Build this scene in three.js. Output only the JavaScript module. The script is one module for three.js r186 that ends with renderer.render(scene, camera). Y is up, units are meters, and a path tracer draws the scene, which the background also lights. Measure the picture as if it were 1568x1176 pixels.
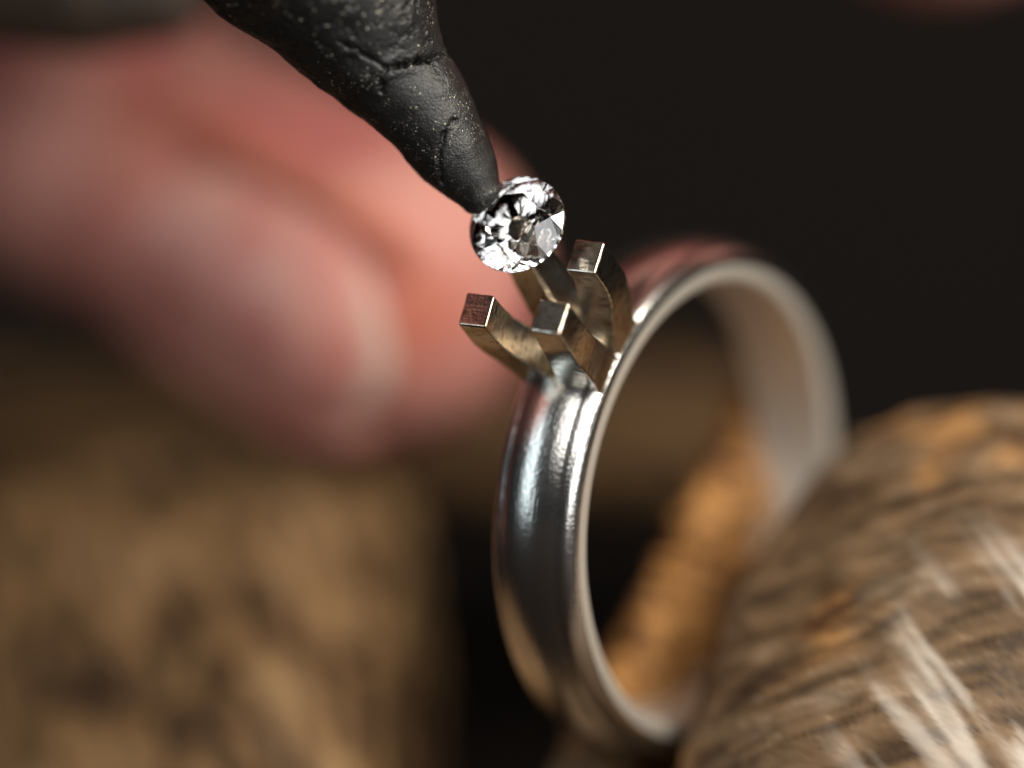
import * as THREE from 'three';
import { ConvexGeometry } from 'three/addons/geometries/ConvexGeometry.js';
import { ImprovedNoise } from 'three/addons/math/ImprovedNoise.js';
import { RoundedBoxGeometry } from 'three/addons/geometries/RoundedBoxGeometry.js';
import { RectAreaLightUniformsLib } from 'three/addons/lights/RectAreaLightUniformsLib.js';
import { mergeGeometries } from 'three/addons/utils/BufferGeometryUtils.js';

// ---------------------------------------------------------------- camera, light, exposure
const BENCH = 0.026;                                   // height of the macro subject above the bench top, metres
const scene = new THREE.Scene();
scene.background = new THREE.Color(0.0012, 0.001, 0.0009);
const camera = new THREE.PerspectiveCamera(12.1, 4 / 3, 0.01, 5);
camera.position.set(0, BENCH, 0.15);
camera.lookAt(0, BENCH, 0);
camera.focus = 0.1485;
camera.userData.fStop = 8.4;
const renderer = new THREE.WebGLRenderer({ antialias: true });
renderer.toneMapping = THREE.LinearToneMapping;
renderer.toneMappingExposure = 1.0;
renderer.shadowMap.enabled = true;
RectAreaLightUniformsLib.init();

function panelLamp(name, label, dir, dist, w, h, color, intensity, group) {
  const d = new THREE.Vector3(...dir).normalize();
  const g = new THREE.Group(); g.name = name;
  g.position.set(d.x * dist, BENCH + d.y * dist, d.z * dist);
  g.lookAt(0, BENCH, 0);                                // +z of the lamp looks at the subject
  const hm = new THREE.MeshStandardMaterial({ color: 0x111111, roughness: 0.6 });
  const housing = new THREE.Mesh(new RoundedBoxGeometry(w + 0.03, h + 0.03, 0.05, 2, 0.008), hm);
  housing.name = 'housing'; housing.position.z = -0.03; g.add(housing);
  const face = new THREE.Mesh(new THREE.PlaneGeometry(w, h), new THREE.MeshStandardMaterial({ color: 0x888888, emissive: new THREE.Color(...color), emissiveIntensity: 1.2 }));
  face.name = 'glowing_diffuser'; face.position.z = -0.003; g.add(face);
  const l = new THREE.RectAreaLight(new THREE.Color(...color), intensity, w, h);
  l.name = name; l.rotation.y = Math.PI; g.add(l);      // a RectAreaLight shines along its -z
  g.userData = { label, category: 'lamp' };
  if (group) g.userData.group = group;
  scene.add(g); return g;
}
panelLamp('softbox_lamp', 'small warm white bench softbox close to the ring on its right', [0.64, 0.52, 0.56], 0.135, 0.062, 0.07, [1.0, 0.93, 0.82], 18.5);
panelLamp('strip_lamp', 'tall cool white strip lamp mirrored in the silver band', [-0.93, 0.12, 0.36], 0.6, 0.13, 0.5, [0.8, 0.94, 1.0], 1.25);
panelLamp('diffuser_lamp', 'broad neutral white panel lamp behind and beside the camera', [0.46, 0.06, 0.88], 0.5, 0.4, 0.62, [0.97, 0.98, 1.0], 1.4);
panelLamp('ceiling_lamp', 'wide neutral white lamp hanging over the front of the bench', [-0.2, 0.45, 0.87], 0.5, 0.3, 0.22, [1.0, 0.98, 0.95], 1.4);

// ---------------------------------------------------------------- helpers (shapes are worked out in millimetres about the focus point)
const V = (x, y, z) => new THREE.Vector3(x, y, z);
const mad = (p, ...vs) => { const o = p.clone(); for (const [k, v] of vs) o.addScaledVector(v, k); return o; };
const noise = new ImprovedNoise();
const N = (x, y, z) => noise.noise(x + 91.7, y + 37.1, z + 53.3);
const fbm = (x, y, z, o = 4) => { let s = 0, a = 1, t = 0; for (let i = 0; i < o; i++) { s += a * N(x, y, z); t += a; a *= 0.5; x *= 2.03; y *= 2.03; z *= 2.03; } return s / t; };
const ss = THREE.MathUtils.smoothstep, lerp = THREE.MathUtils.lerp, clamp = THREE.MathUtils.clamp;
let seed = 7; const rnd = () => { seed = (seed * 1664525 + 1013904223) >>> 0; return seed / 4294967296; };
const toWorld = (p) => V(p.x / 1000, p.y / 1000 + BENCH, p.z / 1000);

function group(name, label, category, baseMm) {
  const g = new THREE.Group(); g.name = name; g.position.copy(toWorld(baseMm)); g.userData = { label, category }; scene.add(g);
  return g;
}
function put(name, geoMm, mat, parent) {                // geometry in mm -> mesh in metres under its thing
  const b = parent ? parent.position : V(0, 0, 0);
  geoMm.scale(0.001, 0.001, 0.001); geoMm.translate(-b.x, BENCH - b.y, -b.z);
  const m = new THREE.Mesh(geoMm, mat); m.name = name; m.castShadow = m.receiveShadow = true;
  (parent || scene).add(m); return m;
}
function grid(nu, nv, f, closeU) {                      // f(i, j) -> {p, n?, c?, uv?}
  const pos = [], col = [], nor = [], uv = [], idx = [];
  for (let j = 0; j <= nv; j++) for (let i = 0; i <= nu; i++) {
    const r = f(i, j); pos.push(r.p.x, r.p.y, r.p.z);
    if (r.n) nor.push(r.n.x, r.n.y, r.n.z); if (r.c) col.push(...r.c); uv.push(...(r.uv || [i / nu, j / nv]));
  }
  const w = nu + 1;
  for (let j = 0; j < nv; j++) for (let i = 0; i < nu; i++) { const a = j * w + i, b = a + 1, c = a + w, d = c + 1; idx.push(a, b, d, a, d, c); }
  const g = new THREE.BufferGeometry();
  g.setAttribute('position', new THREE.Float32BufferAttribute(pos, 3));
  g.setAttribute('uv', new THREE.Float32BufferAttribute(uv, 2));
  if (col.length) g.setAttribute('color', new THREE.Float32BufferAttribute(col, 3));
  g.setIndex(idx);
  if (nor.length) g.setAttribute('normal', new THREE.Float32BufferAttribute(nor, 3)); else {
    g.computeVertexNormals();
    if (closeU) { const n = g.attributes.normal; for (let j = 0; j <= nv; j++) { const a = j * w, b = a + nu; const v = V(n.getX(a) + n.getX(b), n.getY(a) + n.getY(b), n.getZ(a) + n.getZ(b)).normalize(); n.setXYZ(a, v.x, v.y, v.z); n.setXYZ(b, v.x, v.y, v.z); } }
  }
  return g;
}
function noiseTexture(size, f, srgb) {                  // tileable through a torus-like lookup is not needed: mirrored repeat
  const d = new Uint8Array(size * size * 4);
  for (let y = 0; y < size; y++) for (let x = 0; x < size; x++) { const c = f(x / size, y / size), o = (y * size + x) * 4; for (let k = 0; k < 3; k++) d[o + k] = clamp(Math.round(255 * (c.length ? c[k] : c)), 0, 255); d[o + 3] = 255; }
  const t = new THREE.DataTexture(d, size, size); t.wrapS = t.wrapT = THREE.MirroredRepeatWrapping; t.magFilter = THREE.LinearFilter; t.minFilter = THREE.LinearFilter;
  if (srgb) t.colorSpace = THREE.SRGBColorSpace; t.needsUpdate = true; return t;
}
// naive surface nets for signed distance fields
function surfaceNets(f, lo, hi, cell, colorOf) {
  const n = [0, 1, 2].map((k) => Math.ceil((hi[k] - lo[k]) / cell) + 1), at = (i, j, k) => i + n[0] * (j + n[1] * k);
  const F = new Float32Array(n[0] * n[1] * n[2]);
  for (let k = 0; k < n[2]; k++) for (let j = 0; j < n[1]; j++) for (let i = 0; i < n[0]; i++) F[at(i, j, k)] = f(lo[0] + i * cell, lo[1] + j * cell, lo[2] + k * cell);
  const id = new Int32Array(F.length).fill(-1), pos = [], idx = [];
  for (let k = 0; k < n[2] - 1; k++) for (let j = 0; j < n[1] - 1; j++) for (let i = 0; i < n[0] - 1; i++) {
    let s = [0, 0, 0], c = 0;
    for (let e = 0; e < 12; e++) {
      const ax = e >> 2, u = e & 1, w = (e >> 1) & 1, A = [0, 0, 0]; A[(ax + 1) % 3] = u; A[(ax + 2) % 3] = w; const B = A.slice(); B[ax] = 1;
      const a = F[at(i + A[0], j + A[1], k + A[2])], b = F[at(i + B[0], j + B[1], k + B[2])];
      if ((a < 0) !== (b < 0)) { const t = a / (a - b); for (let q = 0; q < 3; q++) s[q] += A[q] + (B[q] - A[q]) * t; c++; }
    }
    if (c) { id[at(i, j, k)] = pos.length / 3; pos.push(lo[0] + (i + s[0] / c) * cell, lo[1] + (j + s[1] / c) * cell, lo[2] + (k + s[2] / c) * cell); }
  }
  for (let k = 1; k < n[2] - 1; k++) for (let j = 1; j < n[1] - 1; j++) for (let i = 1; i < n[0] - 1; i++) {
    const a = F[at(i, j, k)] < 0;
    const quad = (b, p, q, r, s) => { if (a === b) return; if (a) idx.push(p, q, r, p, r, s); else idx.push(p, r, q, p, s, r); };
    quad(F[at(i + 1, j, k)] < 0, id[at(i, j - 1, k - 1)], id[at(i, j, k - 1)], id[at(i, j, k)], id[at(i, j - 1, k)]);
    quad(F[at(i, j + 1, k)] < 0, id[at(i - 1, j, k - 1)], id[at(i - 1, j, k)], id[at(i, j, k)], id[at(i, j, k - 1)]);
    quad(F[at(i, j, k + 1)] < 0, id[at(i - 1, j - 1, k)], id[at(i, j - 1, k)], id[at(i, j, k)], id[at(i - 1, j, k)]);
  }
  const g = new THREE.BufferGeometry(), nor = [], col = [], h = cell * 0.6;
  for (let v = 0; v < pos.length; v += 3) {
    const [x, y, z] = [pos[v], pos[v + 1], pos[v + 2]];
    const q = V(f(x + h, y, z) - f(x - h, y, z), f(x, y + h, z) - f(x, y - h, z), f(x, y, z + h) - f(x, y, z - h)).normalize(); nor.push(q.x, q.y, q.z);
    if (colorOf) col.push(...colorOf(x, y, z));
  }
  g.setAttribute('position', new THREE.Float32BufferAttribute(pos, 3)); g.setAttribute('normal', new THREE.Float32BufferAttribute(nor, 3));
  if (colorOf) g.setAttribute('color', new THREE.Float32BufferAttribute(col, 3));
  g.setIndex(idx); return g;
}

// ---------------------------------------------------------------- the setting: dark bench and backdrop
{
  const bench = new THREE.Mesh(new THREE.BoxGeometry(1.6, 0.03, 0.6), new THREE.MeshPhysicalMaterial({ color: new THREE.Color().setRGB(0.012, 0.008, 0.006), roughness: 0.9, specularIntensity: 0.2 }));
  bench.name = 'bench_top'; bench.position.set(0, -0.0152, -0.21); bench.userData = { kind: 'structure' }; scene.add(bench);
  const back = new THREE.Mesh(new THREE.BoxGeometry(2.0, 1.2, 0.02), new THREE.MeshStandardMaterial({ color: new THREE.Color().setRGB(0.048, 0.033, 0.024), roughness: 0.9 }));
  back.name = 'backdrop'; back.position.set(0, 0.57, -0.52); back.userData = { kind: 'structure' }; scene.add(back);
  for (const m of [bench, back]) m.castShadow = m.receiveShadow = true;
}

// ---------------------------------------------------------------- ring frame
const az = 0.96409, el = -0.12603;
const aDir = V(Math.sin(az) * Math.cos(el), Math.sin(el), Math.cos(az) * Math.cos(el));
const vDir = V(0, 1, 0).addScaledVector(aDir, -aDir.y).normalize(), uDir = V().crossVectors(vDir, aDir);
const PHI = THREE.MathUtils.degToRad(36.3);
const rDir = V(0, 0, 0).addScaledVector(uDir, -Math.cos(PHI)).addScaledVector(vDir, Math.sin(PHI));
const tDir = V(0, 0, 0).addScaledVector(uDir, Math.sin(PHI)).addScaledVector(vDir, Math.cos(PHI));
const HW = 2.1, RI = 9.73;
const C = V(8.84, -5.2, -8.5).addScaledVector(aDir, -HW);
const atRing = (a, r, t) => mad(C, [a, aDir], [r, rDir], [t, tDir]);

// ---------------------------------------------------------------- worn wooden bench pin
const woodMat = new THREE.MeshPhysicalMaterial({ color: 0xffffff, vertexColors: true, roughness: 0.62, specularIntensity: 0.6 });
const mixc = (a, b, t) => [0, 1, 2].map((k) => lerp(a[k], b[k], t));
function woodColor(g1, g2, g3, warm, grey) {           // g1 along the fibre (mm)
  const wv = 1.4 * fbm(g1 * 0.1, g2 * 0.1, g3 * 0.1 + 40, 2);
  const amp = grey ? 1 : 1.9, streak = amp * fbm(g1 * 0.14, (g2 + wv) * 1.2, (g3 + wv) * 1.2, 5), blot = fbm(g1 * 0.16 + 9, g2 * 0.26, g3 * 0.26, 3), fine = fbm(g1 * 0.6, g2 * 4.5, g3 * 4.5 + 4, 3);
  let c = mixc([0.095, 0.055, 0.026], grey ? [0.2, 0.125, 0.065] : [0.26, 0.15, 0.066], ss(streak + blot * 0.7, -0.35, 0.4));
  c = mixc(c, [0.018, 0.011, 0.007], ss(-streak - blot * 0.45 - fine * 0.35, 0.05, 0.36) * (grey ? 0.55 : 0.8));
  c = mixc(c, grey ? [0.42, 0.33, 0.23] : [0.38, 0.26, 0.14], ss(fine * 0.7 + streak * 0.5 + blot * 0.3, 0.16, 0.42) * (grey ? 0.5 : 0.7));
  c = mixc(c, [0.17, 0.15, 0.125], ss(blot, 0.1, 0.4) * (grey ? 0.35 : 0.1));
  if (warm > 0) c = mixc(c, mixc([0.1, 0.036, 0.01], [0.52, 0.25, 0.07], ss(streak + fine * 0.6 + 0.3 * blot, -0.25, 0.25)), warm);
  return c;
}
// loft of a closed section (p, q) swept along a third axis, with real relief
function woodLoft(poly, O, P, Q, T, t0, t1, nSec, nT, opt) {
  const pts = poly.map(([x, y]) => new THREE.Vector2(x, y)), L = [0];
  const curve = []; // closed Catmull-Rom through the corners keeps them soft
  const cr = new THREE.CatmullRomCurve3(pts.map((p) => V(p.x, p.y, 0)), true, 'catmullrom', opt.tension ?? 0.12);
  const sec = cr.getSpacedPoints(nSec);
  const nrm = sec.map((p, i) => { const a = sec[(i - 1 + nSec) % nSec], b = sec[(i + 1) % nSec]; return new THREE.Vector2(b.y - a.y, -(b.x - a.x)).normalize(); });
  let area = 0; for (let i = 0; i < nSec; i++) area += sec[i].x * sec[i + 1].y - sec[i + 1].x * sec[i].y;
  const sgn = area > 0 ? 1 : -1, R = opt.round ?? 2.5, cen = opt.center;
  const g = grid(nSec, nT, (i, j) => {
    let t, shrink = 0; const s = sec[i % nSec], n = nrm[i % nSec];
    const f = j / nT; t = lerp(t0, t1, f);
    const e = Math.min(t - t0, t1 - t) ; if (e < R) shrink = R - Math.sqrt(Math.max(0, R * R - (R - e) ** 2));
    let px = s.x - sgn * n.x * shrink, py = s.y - sgn * n.y * shrink;
    const d = opt.relief(px, py, t);
    px += sgn * n.x * d; py += sgn * n.y * d;
    const w = mad(O, [px, P], [py, Q], [t, T]); w.y = Math.max(w.y, -25.9);
    return { p: w, c: opt.color(px, py, t) };
  }, true);
  // end caps
  const caps = [];
  for (const j of [0, nT]) {
    const p = [], pa = g.attributes.position, ca = g.attributes.color; const c2 = [], pp = [], cc = [], ii = [];
    for (let i = 0; i < nSec; i++) { const k = j * (nSec + 1) + i; p.push(V(pa.getX(k), pa.getY(k), pa.getZ(k))); c2.push([ca.getX(k), ca.getY(k), ca.getZ(k)]); }
    const flat = p.map((q) => { const d = q.clone().sub(O); return new THREE.Vector2(d.dot(P), d.dot(Q)); });
    p.forEach((q, i) => { pp.push(q.x, q.y, q.z); cc.push(...c2[i]); });
    for (const f of THREE.ShapeUtils.triangulateShape(flat, [])) ii.push(...f);
    const h = new THREE.BufferGeometry(); h.setAttribute('position', new THREE.Float32BufferAttribute(pp, 3)); h.setAttribute('uv', new THREE.Float32BufferAttribute(new Array(p.length * 2).fill(0), 2));
    h.setAttribute('color', new THREE.Float32BufferAttribute(cc, 3)); h.setIndex(ii); h.computeVertexNormals(); caps.push(h);
  }
  return mergeGeometries([g, ...caps]);
}
const pin = group('bench_pin', 'worn brown wooden bench pin whose sawn slot holds the silver ring', 'bench pin', V(6, -26, -20));
{
  // the arm with the saw slot, in the ring's own frame: p along the ring axis, q along its radius to the setting
  const relief = (p, q, t) => {
    const inSlot = ss(q, -7.2, -6) ;
    let d = 0.8 * fbm(p * 0.14, q * 0.16, t * 0.16, 3) + 0.2 * fbm(p * 0.2, q * 0.8, t * 0.85 + 7, 3) + 0.06 * fbm(p * 0.5, q * 3.4, t * 3.4, 2);
    if (p > 2.5 && p < 9) d += 1.25 * Math.exp(-(((t + 2.5) / 5) ** 2)) * Math.exp(-(((p - 4) / 2.2) ** 2)) * ss(q, -7.5, -4.5);
    if (p > 2.4) d -= 0.13 * Math.max(0, t - 3) ** 1.5;
    if (p > -0.7 && p < 2.8 && q < -6.4) d = Math.min(0, d * 0.25);
    else if (p < 0) d = d * 0.9 + 0.9 * fbm(p * 0.7, q * 0.5, t * 0.75, 2) + 0.75 * fbm(p * 1.5, q * 0.9, t * 1.7, 3);
    return d;
  };
  const arm = woodLoft([[42, -27], [31, -13], [22, -5], [16.5, -1.9], [12.5, -0.9], [9, -1.4], [6, -2.5], [4, -3.7], [3.1, -4.9], [2.65, -6.6], [2.5, -9], [2.2, -10.9], [-0.4, -10.9], [-0.8, -9.2], [-1.1, -7.6], [-1.5, -6.6], [-2.2, -6.0], [-3.0, -5.9], [-3.7, -6.4], [-4.4, -7.6], [-5.2, -10], [-6.5, -18], [-9, -48], [20, -60], [44, -56]],
    C, aDir, rDir, tDir, -34, 11, 620, 320, {
      relief, round: 3,
      color: (p, q, t) => {
        if (p < 2.4) return woodColor(p + 3, q * 1.4, t * 1.1, 0.92 * ss(t, -11, -8), 1);          // freshly split wood
        const c = woodColor(p * 0.7 + 0.45 * t + 1.2 * fbm(p * 0.2, q * 0.2, t * 0.2, 2), q * 0.85, t * 0.85 - p * 0.5, ss(fbm(p * 0.2, q * 0.2, t * 0.2 + 3, 3), 0.12, 0.4) * 0.5, 1);
        const worn = ss(fbm((p + t) * 0.2 + 2, (t + p * 0.7) * 0.5, q * 0.3, 4), -0.08, 0.26) * ss(p, 10.5, 15) * ss(-t, -3, 1) * (1 - 0.6 * ss(-t, 7, 11));   // pale scuffed fibres
        return mixc(c, [0.6, 0.53, 0.45], worn * 0.8);
      },
    });
  put('slotted_arm', arm, woodMat, pin);
  // the far arm at the left
  const OL = V(-4.6, -3.9, -33.5), PL = V(1, 0, 0), TL = V(0, -0.62, 0.785).normalize(), QL = V(0, 0.785, 0.62).normalize();
  const arm2 = woodLoft([[-40, -24], [-31, -12], [-23, -6], [-16, -2.8], [-10, -0.9], [-6.5, -0.6], [-3.8, -1.8], [-1.8, -4.2], [-0.5, -8], [0, -14], [-1, -34], [-33, -36]],
    OL, PL, QL, TL, -7, 36, 420, 300, {
      round: 4, relief: (p, q, t) => 1.0 * fbm(p * 0.12, q * 0.15, t * 0.12, 3) + 0.5 * fbm(p * 0.5, q * 0.6, t * 0.3 + 20, 4),
      color: (p, q, t) => woodColor(t * 1.1 + p * 0.6, p * 0.8 - t * 0.3, q * 0.8 + 31, 0.1, 0),
    });
  put('plain_arm', arm2, woodMat, pin);
  const OB = V(8, -2.4, -84);
  const br = woodLoft([[-4, 3.0], [0, 2.8], [1.2, 2.0], [1.4, 0], [0.6, -3.0], [-2, -4.4], [-8, -4.6], [-40, -4.6], [-40, 3.0]], OB, V(0, 0, 1), V(0, 1, 0), V(1, 0, 0), -48, 9, 160, 120, {
    round: 3, relief: (p, q, t) => 0.8 * fbm(p * 0.2, q * 0.2, t * 0.2, 3), color: (p, q, t) => woodColor(t, p + 11, q, 0.2, 0),
  });
  const leg = woodLoft([[-2, -4.3], [-2, -23.4], [-38, -23.4], [-38, -4.3]], OB, V(0, 0, 1), V(0, 1, 0), V(1, 0, 0), -47, -26, 80, 60, {
    round: 2, relief: (p, q, t) => 0.5 * fbm(p * 0.2, q * 0.2, t * 0.2 + 5, 3), color: (p, q, t) => woodColor(t, p + 11, q, 0.2, 0),
  });
  put('rear_block', mergeGeometries([br, leg]), woodMat, pin);
}

// ---------------------------------------------------------------- silver ring with an open four-prong setting
const ring = group('silver_ring', 'silver ring with an empty four prong setting wedged in the wooden slot', 'ring', atRing(0, -11, 0));
const scratch = noiseTexture(1024, (u, v) => 0.5 + 0.22 * fbm(u * 9, v * 140, 3, 2) + 0.3 * fbm(u * 120, v * 120, 9, 2));
scratch.repeat.set(1, 1);
const metal = { color: new THREE.Color().setRGB(0.83, 0.81, 0.77), metalness: 1 };
const silver = new THREE.MeshPhysicalMaterial({ ...metal, roughness: 0.22, bumpMap: scratch, bumpScale: 0.000018 });
const satin = new THREE.MeshPhysicalMaterial({ color: new THREE.Color().setRGB(0.88, 0.83, 0.74), metalness: 1, roughness: 0.58, bumpMap: scratch, bumpScale: 0.00002 });
{
  const dome = (s) => 10.98 + 0.5 * (1 - (s / (HW - 0.32)) ** 2);      // outer radius across the band
  const prof = [];                                     // (a, radius), outer half then the flat edges, then the bore
  const K = 26; for (let i = 0; i <= K; i++) { const s = lerp(-(HW - 0.72), HW - 0.72, i / K); prof.push([s, dome(s)]); }
  const cr = 0.72, R0 = dome(HW - 0.72);
  for (let i = 1; i <= 8; i++) { const b = (i / 8) * Math.PI / 2; prof.push([HW - cr + cr * Math.sin(b), R0 - cr + cr * Math.cos(b)]); }
  const outer = prof.length - 1; for (const r of [10.3, 10.2, 10.1, RI + 0.3]) prof.push([HW, r]);
  for (let i = 1; i <= 5; i++) { const b = (i / 5) * Math.PI / 2; prof.push([HW - 0.3 + 0.3 * Math.cos(b), RI + 0.3 - 0.3 * Math.sin(b)]); }
  const bore = prof.length - 1;
  for (let i = 1; i <= 10; i++) prof.push([lerp(HW - 0.3, -(HW - 0.3), i / 10), RI]);
  const bore2 = prof.length - 1;
  for (let i = 1; i <= 5; i++) { const b = (i / 5) * Math.PI / 2; prof.push([-(HW - 0.3) - 0.3 * Math.sin(b), RI + 0.3 - 0.3 * Math.cos(b)]); }
  prof.push([-HW, 10.1]);
  for (let i = 0; i <= 8; i++) { const b = (i / 8) * Math.PI / 2; prof.push([-(HW - cr) - cr * Math.cos(b), R0 - cr + cr * Math.sin(b)]); }
  const band = (p0, p1) => {
    const M = 420, q = prof.slice(p0, p1 + 1), len = [0]; for (let i = 1; i < q.length; i++) len.push(len[i - 1] + Math.hypot(q[i][0] - q[i - 1][0], q[i][1] - q[i - 1][1]));
    return grid(q.length - 1, M, (i, j) => {
      const th = -(j / M) * Math.PI * 2, rad = mad(V(0, 0, 0), [Math.cos(th), uDir], [Math.sin(th), vDir]);
      const k = p0 + i, A = prof[(k - 1 + prof.length) % prof.length], B = prof[(k + 1) % prof.length];
      const da = B[0] - A[0], dr = B[1] - A[1], l = Math.hypot(da, dr) || 1;
      const n = mad(V(0, 0, 0), [-dr / l, aDir], [da / l, rad]);
      const wob = 0.012 * fbm(rad.x * 3, rad.y * 3, rad.z * 3 + q[i][0] * 0.6, 2) * 1;
      return { p: mad(C, [q[i][0], aDir], [q[i][1] + wob, rad]), n, uv: [th * 10.5 / 16, len[i] / 16] };
    });
  };
  const bandOuter = mergeGeometries([band(0, outer), band(bore2, prof.length - 1)]);
  put('band', bandOuter, silver, ring);
  put('bore', band(outer, bore2), satin, ring);

  // prongs: rounded-square bars sweeping up and out from the band, then upright
  const tarn = new THREE.MeshPhysicalMaterial({ color: 0xffffff, vertexColors: true, metalness: 1, roughness: 0.22, bumpMap: scratch, bumpScale: 0.000018 });
  const hx = 0.72, hy = 0.68, rc = 0.1;
  const cs = [];                                        // section points with normals
  for (const [sx, sy, a0] of [[1, 1, 0], [-1, 1, 90], [-1, -1, 180], [1, -1, 270]]) {
    for (let i = 0; i <= 4; i++) { const b = THREE.MathUtils.degToRad(a0 + i * 22.5); cs.push([sx * (hx - rc) + rc * Math.cos(b), sy * (hy - rc) + rc * Math.sin(b), Math.cos(b), Math.sin(b)]); }
    const nx = [[0, 1], [-1, 0], [0, -1], [1, 0]][a0 / 90], last = cs[cs.length - 1], len = a0 % 180 ? 2 * (hy - rc) : 2 * (hx - rc);
    for (let i = 1; i < 6; i++) { const d = [[-1, 0], [0, -1], [1, 0], [0, 1]][a0 / 90]; cs.push([last[0] + d[0] * len * i / 6, last[1] + d[1] * len * i / 6, ...nx]); }
  }
  const RB = 11.18;
  const prong = (ia, it, lift, lean, sd) => {
    const path = new THREE.CatmullRomCurve3([[0.86, -1.2], [1.0, -0.1], [1.28, 1.0], [1.56, 2.0], [1.78 + lean * 0.5, 3.0], [1.86 + lean, 4.0 + lift]].map(([s, h]) => atRing(ia * s, RB + h, it * s)), false, 'centripetal');
    const M = 150, NB = 6, U = cs.length, rows = [];
    for (let j = 0; j <= M; j++) rows.push({ f: j / M, inset: 0, up: 0, tilt: 0 });
    const rb = 0.09; rows[M].end = true;
    for (let i = 1; i <= NB; i++) { const b = (i / NB) * Math.PI / 2; rows.push({ f: 1, inset: rb * (1 - Math.cos(b)), up: rb * Math.sin(b), tilt: b }); }
    for (const k of [0.93, 0.85, 0.77, 0.69, 0.6, 0.5, 0.4, 0.3, 0.2, 0.1, 0.01]) rows.push({ f: 1, shrink: k, inset: rb, up: rb, tilt: Math.PI / 2 });
    const g = grid(U, rows.length - 1, (i, j) => {
      const w = rows[j], T = path.getTangentAt(w.f), O = path.getPointAt(w.f);
      const A = aDir.clone().addScaledVector(T, -aDir.dot(T)).normalize(), B = V().crossVectors(T, A);
      const c = cs[i % U]; const taper = lerp(1.3, 1.0, ss(w.f, 0.15, 1)) + 0.14 * (1 - ss(w.f, 0.16, 0.4));
      let x = (c[0] - c[2] * w.inset) * taper, y = (c[1] - c[3] * w.inset) * taper; if (w.shrink) { x *= w.shrink; y *= w.shrink; }
      const p = mad(O, [x, A], [y, B], [w.up + 0.26 * y * ss(w.f, 0.72, 1), T]);
      const n = mad(V(0, 0, 0), [c[2] * Math.cos(w.tilt), A], [c[3] * Math.cos(w.tilt), B], [Math.sin(w.tilt), T]).normalize();
      const wob = fbm(p.x * 1.6, p.y * 1.6, p.z * 1.6 + sd, 2); p.addScaledVector(n, 0.055 * wob);
      const st = ss(fbm(p.x * 1.1 + sd, p.y * 1.1, p.z * 1.1, 3) + 0.5 * fbm(p.x * 9, p.y * 9, p.z * 9 + sd, 2), -0.05, 0.4);
      return { p, n, c: mixc(mixc([0.7, 0.66, 0.58], [0.42, 0.25, 0.1], st * 0.6), [0.1, 0.065, 0.035], ss(fbm(p.x * 5 + sd, p.y * 5, p.z * 5, 3), 0.08, 0.3) * 0.6), uv: w.tilt > 0 ? [x * 0.0625 + 0.3 + sd * 0.1, y * 0.0625 + 0.4] : [i / U * 0.3 + sd * 0.13, w.f * 0.35] };
    }, false);
    return g;
  };
  put('prong', prong(-1, -1, 0.5, 0.02, 1), tarn, ring);
  put('prong', prong(1, -1, 0.55, -0.12, 2), tarn, ring);
  put('prong', prong(1, 1, 0.2, -0.22, 3), tarn, ring);
  put('prong', prong(-1, 1, 0, 0, 4), tarn, ring);
  // small solder seat under the prongs
  const seat = new RoundedBoxGeometry(2.9, 2.9, 1.7, 5, 0.75); const m = new THREE.Matrix4().makeBasis(aDir, tDir, rDir); m.setPosition(atRing(0, RB - 0.25, 0)); seat.applyMatrix4(m);
  put('setting_seat', seat, tarn.clone(), ring).material.setValues({ vertexColors: false, color: new THREE.Color().setRGB(0.72, 0.68, 0.6) });
}

// ---------------------------------------------------------------- round brilliant stone
{
  const R = 2.1, n = V(-0.37, 0.35, 0.86).normalize(), ctr = V(0.22, 6.57, 0.6);
  const x = V(1, 0.15, 0).addScaledVector(n, -n.x - 0.15 * n.y).normalize(), y = V().crossVectors(n, x);
  const pts = [], tan = (d) => Math.tan(THREE.MathUtils.degToRad(d)), P = (deg, r, z) => { const b = THREE.MathUtils.degToRad(deg + 9); pts.push(mad(ctr, [R * r * Math.cos(b), x], [R * r * Math.sin(b), y], [R * z, n])); };
  const g0 = 0.05, hc = 0.44 * tan(34) + g0;
  for (let k = 0; k < 8; k++) {
    P(45 * k, 0.56, hc);
    const rm = 0.79, zk = g0 + (1 - rm * Math.cos(Math.PI / 8)) * tan(34); P(45 * k + 22.5, rm, zk);
    for (const h of [0, 22.5]) { P(45 * k + h, 1, g0); P(45 * k + h, 1, -g0); P(45 * k + h + 11.25, 1, g0 - 0.004); P(45 * k + h + 11.25, 1, 0.004 - g0); }
    const rl = 0.24, zl = -g0 - (1 - rl * Math.cos(Math.PI / 8)) * tan(41); P(45 * k + 22.5, rl, zl);
  }
  P(0, 0, -g0 - tan(41) * 0.995);
  const geo = new ConvexGeometry(pts);
  const stone = new THREE.MeshPhysicalMaterial({ color: 0xffffff, transmission: 1, thickness: 0.003, ior: 2.3, roughness: 0, specularIntensity: 1 });
  const g = group('brilliant_stone', 'clear round brilliant cut stone stuck to the tip of the black stick', 'gemstone', ctr);
  put('faceted_stone', geo, stone, g);
}

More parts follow.
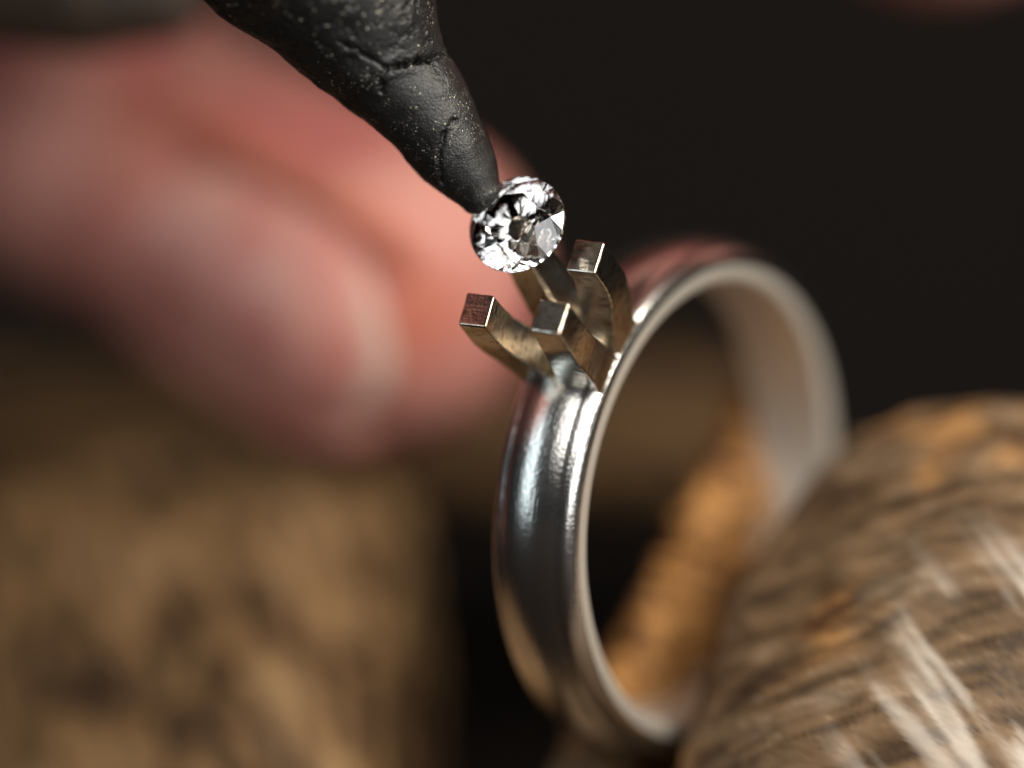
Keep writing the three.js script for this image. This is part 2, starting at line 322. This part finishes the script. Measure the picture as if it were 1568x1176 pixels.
// ---------------------------------------------------------------- black wax pick-up stick
{
  const px = (X, Y, r, z) => { const k = (150 - z) / 150 / 37; return [V((X - 784) * k, (588 - Y) * k, z), r * k]; };
  const spine = [px(737, 301, 33, 0.1), px(721, 277, 46, 0.1), px(698, 242, 60, 0.1), px(651, 170, 74, 0.2), px(604, 114, 90, 0.3), px(535, 5, 140, 0.5), px(460, -112, 195, 0.9), px(375, -245, 235, 1.4), px(250, -460, 262, 2), px(60, -790, 262, 3), px(-130, -1120, 250, 4)];
  const path = new THREE.CatmullRomCurve3(spine.map((s) => s[0]), false, 'centripetal');
  const rad = (f) => { const q = f * (spine.length - 1), i = Math.min(spine.length - 2, Math.floor(q)), w = q - i; const r = (k) => spine[clamp(k, 0, spine.length - 1)][1]; const a = r(i - 1), b = r(i), c = r(i + 1), d = r(i + 2); return b + 0.5 * w * (c - a + w * (2 * a - 5 * b + 4 * c - d + w * (3 * (b - c) + d - a))); };
  const onFront = (X, Y) => {                           // the point of the smooth stick at this place on its near side
    let z = 2, p;
    for (let it = 0; it < 4; it++) {
      const k = (150 - z) / 150 / 37; p = V((X - 784) * k, (588 - Y) * k, z);
      let best = 1e9, bf = 0; for (let q = 0; q <= 600; q++) { const f = q / 600 * 0.7, o = path.getPoint(f), d = Math.hypot(o.x - p.x, o.y - p.y); if (d < best) { best = d; bf = f; } }
      const r = rad(bf); z = path.getPoint(bf).z + Math.sqrt(Math.max(0, r * r - best * best));
    }
    return p.setZ(z);
  };
  const cracks = [
    { w: 0.11, d: 0.4, p: [onFront(688, 84, 0.2), onFront(668, 86, 1.2), onFront(640, 92, 1.9), onFront(612, 100, 2.4), onFront(592, 104, 2.6), onFront(583, 118, 2.55), onFront(584, 138, 2.4)] },
    { w: 0.08, d: 0.16, p: [onFront(592, 104, 2.6), onFront(570, 92, 2.8), onFront(548, 76, 3.0), onFront(522, 66, 3.0)] },
    { w: 0.1, d: 0.13, p: [onFront(697, 184, 1.6), onFront(680, 203, 1.8), onFront(674, 222, 1.75), onFront(672, 250, 1.5), onFront(676, 280, 1.1)] },
    { w: 0.07, d: 0.18, p: [onFront(628, 2, 2.9), onFront(617, 16, 3.1), onFront(622, 30, 3.0)] },
  ];
  const seg = (p, a, b) => { const d = b.clone().sub(a), t = clamp(p.clone().sub(a).dot(d) / d.lengthSq(), 0, 1); return p.distanceTo(a.clone().addScaledVector(d, t)); };
  const NU = 520, NV = 760, CAP = 60, A0 = V(0, 0, 1);
  const g = grid(NU, NV, (i, j) => {
    const th = (i % NU) / NU * Math.PI * 2;
    let f = 0, k = 1, back = 0;
    if (j < CAP) { const b = (j / CAP) * Math.PI / 2; k = Math.sin(b); back = 1 - 0; f = 0; back = Math.cos(b) * 0.75; }
    else { const w = (j - CAP) / (NV - CAP); f = w < 0.8 ? (w / 0.8) * 0.62 : 0.62 + (w - 0.8) / 0.2 * 0.38; }
    const T = path.getTangent(f), O = path.getPoint(f).addScaledVector(T, -back * rad(0));
    const B = A0.clone().addScaledVector(T, -A0.dot(T)).normalize(), S = V().crossVectors(T, B), r = rad(f) * k;
    const dir = mad(V(0, 0, 0), [Math.cos(th), S], [Math.sin(th), B]);
    const nn = mad(dir.clone().multiplyScalar(j < CAP ? k : 1), [j < CAP ? -Math.sqrt(1 - k * k) : 0, T]).normalize();
    const p = mad(O, [r, dir]);
    const big = 0.16 * fbm(p.x * 0.42, p.y * 0.42, p.z * 0.42 + 4, 2) * Math.min(1.6, r / 2 + 0.2), mid = 0.035 * fbm(p.x * 1.3, p.y * 1.3, p.z * 1.3, 3), fine = 0.013 * fbm(p.x * 9, p.y * 9, p.z * 9, 2);
    let rough = 0.1 * Math.max(0, fbm(p.x * 2.4 + 5, p.y * 2.4, p.z * 2.4, 3) - 0.08) * ss(p.y, 11, 15);
    let dd = big + mid + fine - rough * 2.2;
    for (const c of cracks) {
      let m = 9; for (let q = 0; q + 1 < c.p.length; q++) m = Math.min(m, seg(p, c.p[q], c.p[q + 1]));
      if (m < 1.2) { m += 0.16 * fbm(p.x * 3, p.y * 3, p.z * 3, 3); dd -= c.d * (0.75 + 1.2 * fbm(p.x * 1.4, p.y * 1.4, p.z * 1.4 + 6, 2)) * Math.exp(-((m / c.w) ** 2)); dd += 0.025 * Math.exp(-(((m - 0.28) / 0.2) ** 2)); }
    }
    p.addScaledVector(nn, dd);
    return { p, uv: [th / 6.2832 * 2, f * 4 - (j < CAP ? back * 0.1 : 0)] };
  }, true);
  const endRing = []; // closing cap far outside the frame
  const specks = []; for (let i = 0; i < 1600; i++) { const u = rnd(), v = rnd(), r = 0.0014 + rnd() ** 3 * 0.0042; if (fbm(u * 7, v * 7, 12, 2) > -0.02) specks.push([u, v, r]); };
  const S = 1024, sp = new Float32Array(S * S);
  for (const [u, v, r] of specks) { const R = Math.ceil(r * S) + 1, X = Math.floor(u * S), Y = Math.floor(v * S); for (let a = -R; a <= R; a++) for (let b = -R; b <= R; b++) { const q = ((Y + b + S) % S) * S + ((X + a + S) % S); sp[q] = Math.max(sp[q], clamp(1.5 - Math.hypot(a, b) / (r * S), 0, 1)); } }
  const val = (u, v) => sp[Math.min(S - 1, Math.floor(v * S)) * S + Math.min(S - 1, Math.floor(u * S))];
  const colT = noiseTexture(S, (u, v) => { const s = val(u, v), n = 0.06 + 0.035 * fbm(u * 30, v * 30, 2, 3); return [lerp(n, 0.8, s), lerp(n * 0.98, 0.78, s), lerp(n * 0.93, 0.7, s)]; }, true);
  const bumpT = noiseTexture(S, (u, v) => 0.5 + 0.4 * fbm(u * 70, v * 70, 8, 3) + 0.3 * val(u, v));
  const metT = noiseTexture(S, (u, v) => val(u, v));
  const wax = new THREE.MeshPhysicalMaterial({ map: colT, metalness: 1, metalnessMap: metT, roughness: 0.5, ior: 1.6, bumpMap: bumpT, bumpScale: 0.00004, specularIntensity: 0.9 });
  const st = group('wax_stick', 'cracked black wax stick tapering to the tip that touches the stone', 'wax stick', spine[0][0]);
  put('wax_body', g, wax, st);
}

// ---------------------------------------------------------------- hand: the thumb comes into view, the rest lies outside the frame
{
  const Z = -33, kk = (150 - Z) / 150 / 37, at = (X, Y, z = Z) => { const k = (150 - z) / 150 / 37; return V((X - 784) * k, (588 - Y) * k, z); };
  const tip = at(572, 438), ip = at(110, 180, -43), mc = at(-420, -80, -60), cmc = at(-1000, -420, -66);
  const ax = tip.clone().sub(ip).normalize();
  const cone = (p, a, b, ra, rb) => { const d = b.clone().sub(a), t = clamp(p.clone().sub(a).dot(d) / d.lengthSq(), 0, 1); return p.distanceTo(a.clone().addScaledVector(d, t)) - lerp(ra, rb, t); };
  const smin = (a, b, k) => { const h = clamp(0.5 + 0.5 * (b - a) / k, 0, 1); return lerp(b, a, h) - k * h * (1 - h); };
  // local frame of the thumb tip: ax along, nailN towards the middle of the nail, side across
  const nailN = V(-0.2, -0.4, 0.88).normalize(); nailN.addScaledVector(ax, -nailN.dot(ax)).normalize();
  const side = V().crossVectors(ax, nailN);
  const palm = at(-1500, -300, -70);
  const knuck = [at(-1250, -1050, -40), at(-1500, -1000, -25), at(-1750, -880, -12), at(-1950, -720, -5)];
  const chains = knuck.map((k, i) => { const m = k.clone().add(V(16 - i * 2, 20 - i * 4, 12)), e = m.clone().add(V(18 - i * 2, -8, 4)), f = e.clone().add(V(4, -17 + i, -5)); return [k, m, e, f]; });
  const wrist = at(-2300, 700, -85), fore = at(-3100, 1900, -95);
  const f = (x, y, z) => {
    const p = V(x, y, z);
    let d = cone(p, ip, tip, 8.0, 8.55);
    // flatten the tip a little towards nail and pulp
    const q = p.clone().sub(tip), along = q.dot(ax), up = q.dot(nailN), sd = q.dot(side);
    const w = Math.max(0, along);
    d += 0.012 * w * w * (up > 0 ? 1.1 : 0.4);
    d = smin(d, cone(p, mc, ip, 10.5, 8.2), 4);
    // nail bed: a shallow recess with raised folds round it
    const al = along + 1.6, lat = Math.atan2(sd, up) * 8.3;
    const e = Math.max(al > 0 ? al - 7.4 : (-al - 11.5) * 0.4, Math.abs(lat) - 6.4), fold = Math.exp(-((e - 0.6) ** 2) / 1.0) * (up > -1 ? 1 : 0) * (al < 6.4 ? 1 : 0);
    if (up > 0) d += (0.5 * (1 - ss(e, -1.4, 0.5)) - 0.6 * fold) * ss(al, -12, -4);
    if (x < -25) {
      d = smin(d, cone(p, cmc, mc, 14, 10.5), 6);
      d = smin(d, cone(p, palm, cmc, 20, 15), 10);
      for (const [i, c] of chains.entries()) { d = smin(d, cone(p, palm, c[0], 17, 11), 8); d = smin(d, cone(p, c[0], c[1], 9.5, 8.6), 4); d = smin(d, cone(p, c[1], c[2], 8.4, 7.6), 2); d = smin(d, cone(p, c[2], c[3], 7.4, 6.4), 2); }
      d = smin(d, cone(p, wrist, palm, 21, 20), 12); d = smin(d, cone(p, wrist, fore, 21, 27), 10);
    }
    return d;
  };
  const skin = (x, y, z) => {
    const q = V(x, y, z).sub(tip), al = q.dot(ax) + 1.6, lat = Math.atan2(q.dot(side), q.dot(nailN)) * 8.3, e = Math.max(al > 0 ? al - 7.4 : (-al - 11.5) * 0.4, Math.abs(lat) - 6.4);
    let c = mixc([0.6, 0.27, 0.22], [0.52, 0.165, 0.145], ss(fbm(x * 0.13, y * 0.13, z * 0.13, 3), -0.25, 0.35));
    c = mixc(c, [0.5, 0.15, 0.08], Math.exp(-((e - 0.1) ** 2) / 1.6) * (q.dot(nailN) > 0 ? 0.75 : 0) * ss(-lat, -3, 4) * ss(al, -14, -6));
    return c;
  };
  const near = surfaceNets((x, y, z) => Math.max(f(x, y, z), -26 - x), [-27, -12, -56], [6, 28, -18], 0.45, skin);
  const far = surfaceNets((x, y, z) => Math.max(f(x, y, z), x + 23.6), [-150, -75, -130], [-21, 85, 45], 2.0, skin);
  const skinMat = new THREE.MeshPhysicalMaterial({ color: 0xffffff, vertexColors: true, roughness: 0.5, specularIntensity: 0.7 });
  const hand = group('hand', 'hand with its pink thumb pointing down behind the black stick', 'hand', wrist);
  put('skin', mergeGeometries([near, far]), skinMat, hand);
  // thumb nail, a thin curved plate with a pale free edge
  const nailGeo = grid(60, 60, (i, j) => {
    const u = i / 60 * 2 - 1, v = j / 60 * 2 - 1, lat = u * 6.3 * (1 - 0.22 * v * v), al = (v > 0 ? v * 7.8 - 2.6 * u * u * v : v * 8.5) + 0.3, b = lat / 8.3, x = Math.max(0, al - 1.6), r = Math.sqrt(75 - 0.85 * x * x) - 0.25 * u * u + 0.12 * v - 0.5 * ss(-v, 0.1, 1);
    const p = mad(tip, [al - 1.6, ax], [r * Math.cos(b), nailN], [r * Math.sin(b), side]);
    const free = ss(v, 0.82, 0.93);
    return { p, c: mixc(mixc([0.74, 0.37, 0.31], [0.66, 0.26, 0.22], ss(fbm(lat * 0.3, al * 0.3, 2, 2), -0.3, 0.3)), [0.72, 0.58, 0.48], free * 0.75) };
  });
  put('thumb_nail', nailGeo, new THREE.MeshPhysicalMaterial({ color: 0xffffff, vertexColors: true, roughness: 0.33, side: THREE.DoubleSide }), hand);
}


// ---------------------------------------------------------------- the other hand, above the frame, holds the wax stick; the band mirrors it
{
  const at = (X, Y, z) => { const k = (150 - z) / 150 / 37; return V((X - 784) * k, (588 - Y) * k, z); };
  const cone = (p, a, b, ra, rb) => { const d = b.clone().sub(a), t = clamp(p.clone().sub(a).dot(d) / d.lengthSq(), 0, 1); return p.distanceTo(a.clone().addScaledVector(d, t)) - lerp(ra, rb, t); };
  const smin = (a, b, k) => { const h = clamp(0.5 + 0.5 * (b - a) / k, 0, 1); return lerp(b, a, h) - k * h * (1 - h); };
  const palm = V(88, 72, -52), wrist = V(135, 105, -70), fore = V(185, 150, -85);
  const fingers = [
    [V(66, 58, -32), at(1450, -245, -34), V(5, 33, -17), V(-5, 34, -11)], [V(66, 68, -42), V(34, 36, -52), V(8, 44, -42), V(-4, 46, -36)],
    [V(70, 80, -50), V(38, 58, -64), V(12, 60, -56), V(2, 64, -48)], [V(76, 92, -55), V(50, 82, -72), V(28, 80, -66), V(18, 82, -58)], [V(80, 62, -38), V(58, 56, -6), V(24, 46, 2), V(0, 39, 5)],
  ];
  const f = (x, y, z) => {
    const p = V(x, y, z); let d = cone(p, wrist, palm, 20, 21); d = smin(d, cone(p, fore, wrist, 26, 20), 10);
    for (const [i, c] of fingers.entries()) { d = smin(d, cone(p, palm, c[0], 18, 11), 8); d = smin(d, cone(p, c[0], c[1], 9.4, 8), 3); const tip = smin(cone(p, c[1], c[2], 7.9, 7.2), cone(p, c[2], c[3], 7.2, 6), 1.5); d = smin(d, tip, 1.2); }
    return d;
  };
  const g = surfaceNets(f, [-16, 15, -115], [212, 180, 30], 2.0, (x, y, z) => mixc([0.6, 0.27, 0.22], [0.52, 0.165, 0.145], ss(fbm(x * 0.13, y * 0.13, z * 0.13, 3), -0.25, 0.35)));
  const h = group('hand_001', 'hand above the picture whose bent fingers hold the black stick', 'hand', wrist);
  put('skin', g, new THREE.MeshPhysicalMaterial({ color: 0xffffff, vertexColors: true, roughness: 0.5, specularIntensity: 0.7 }), h);
}

// ---------------------------------------------------------------- dark handle held in the hand
{
  const at = (X, Y, z) => { const k = (150 - z) / 150 / 37; return V((X - 784) * k, (588 - Y) * k, z); };
  const path = new THREE.CatmullRomCurve3([at(265, -8, -23), at(100, -25, -23.5), at(-300, -70, -25), at(-1100, -200, -30), at(-1500, -260, -33)]);
  const M = 120, g = grid(64, M, (i, j) => {
    const f = j < 24 ? 0 : (j - 24) / (M - 24), k = j < 24 ? Math.sin(j / 24 * Math.PI / 2) : 1, back = j < 24 ? Math.cos(j / 24 * Math.PI / 2) : 0;
    const T = path.getTangent(f), O = path.getPoint(f).addScaledVector(T, -back * 1.6), B = V(0, 0, 1).addScaledVector(T, -T.z).normalize(), S = V().crossVectors(T, B), th = i / 64 * Math.PI * 2, r = lerp(2.3, 3.4, Math.min(1, f * 5)) * k * (j === M ? 0.001 : 1);
    return { p: mad(O, [r * Math.cos(th), S], [r * Math.sin(th), B]), c: mixc([0.028, 0.018, 0.012], [0.06, 0.042, 0.03], ss(fbm(f * 9, th * 2, 3, 3), -0.3, 0.3)) };
  }, true);
  const h = group('tool_handle', 'dark brown rounded tool handle above the pink thumb', 'tool handle', at(265, -8, -23));
  put('handle_grip', g, new THREE.MeshPhysicalMaterial({ color: 0xffffff, vertexColors: true, roughness: 0.5 }), h);
}

renderer.render(scene, camera);
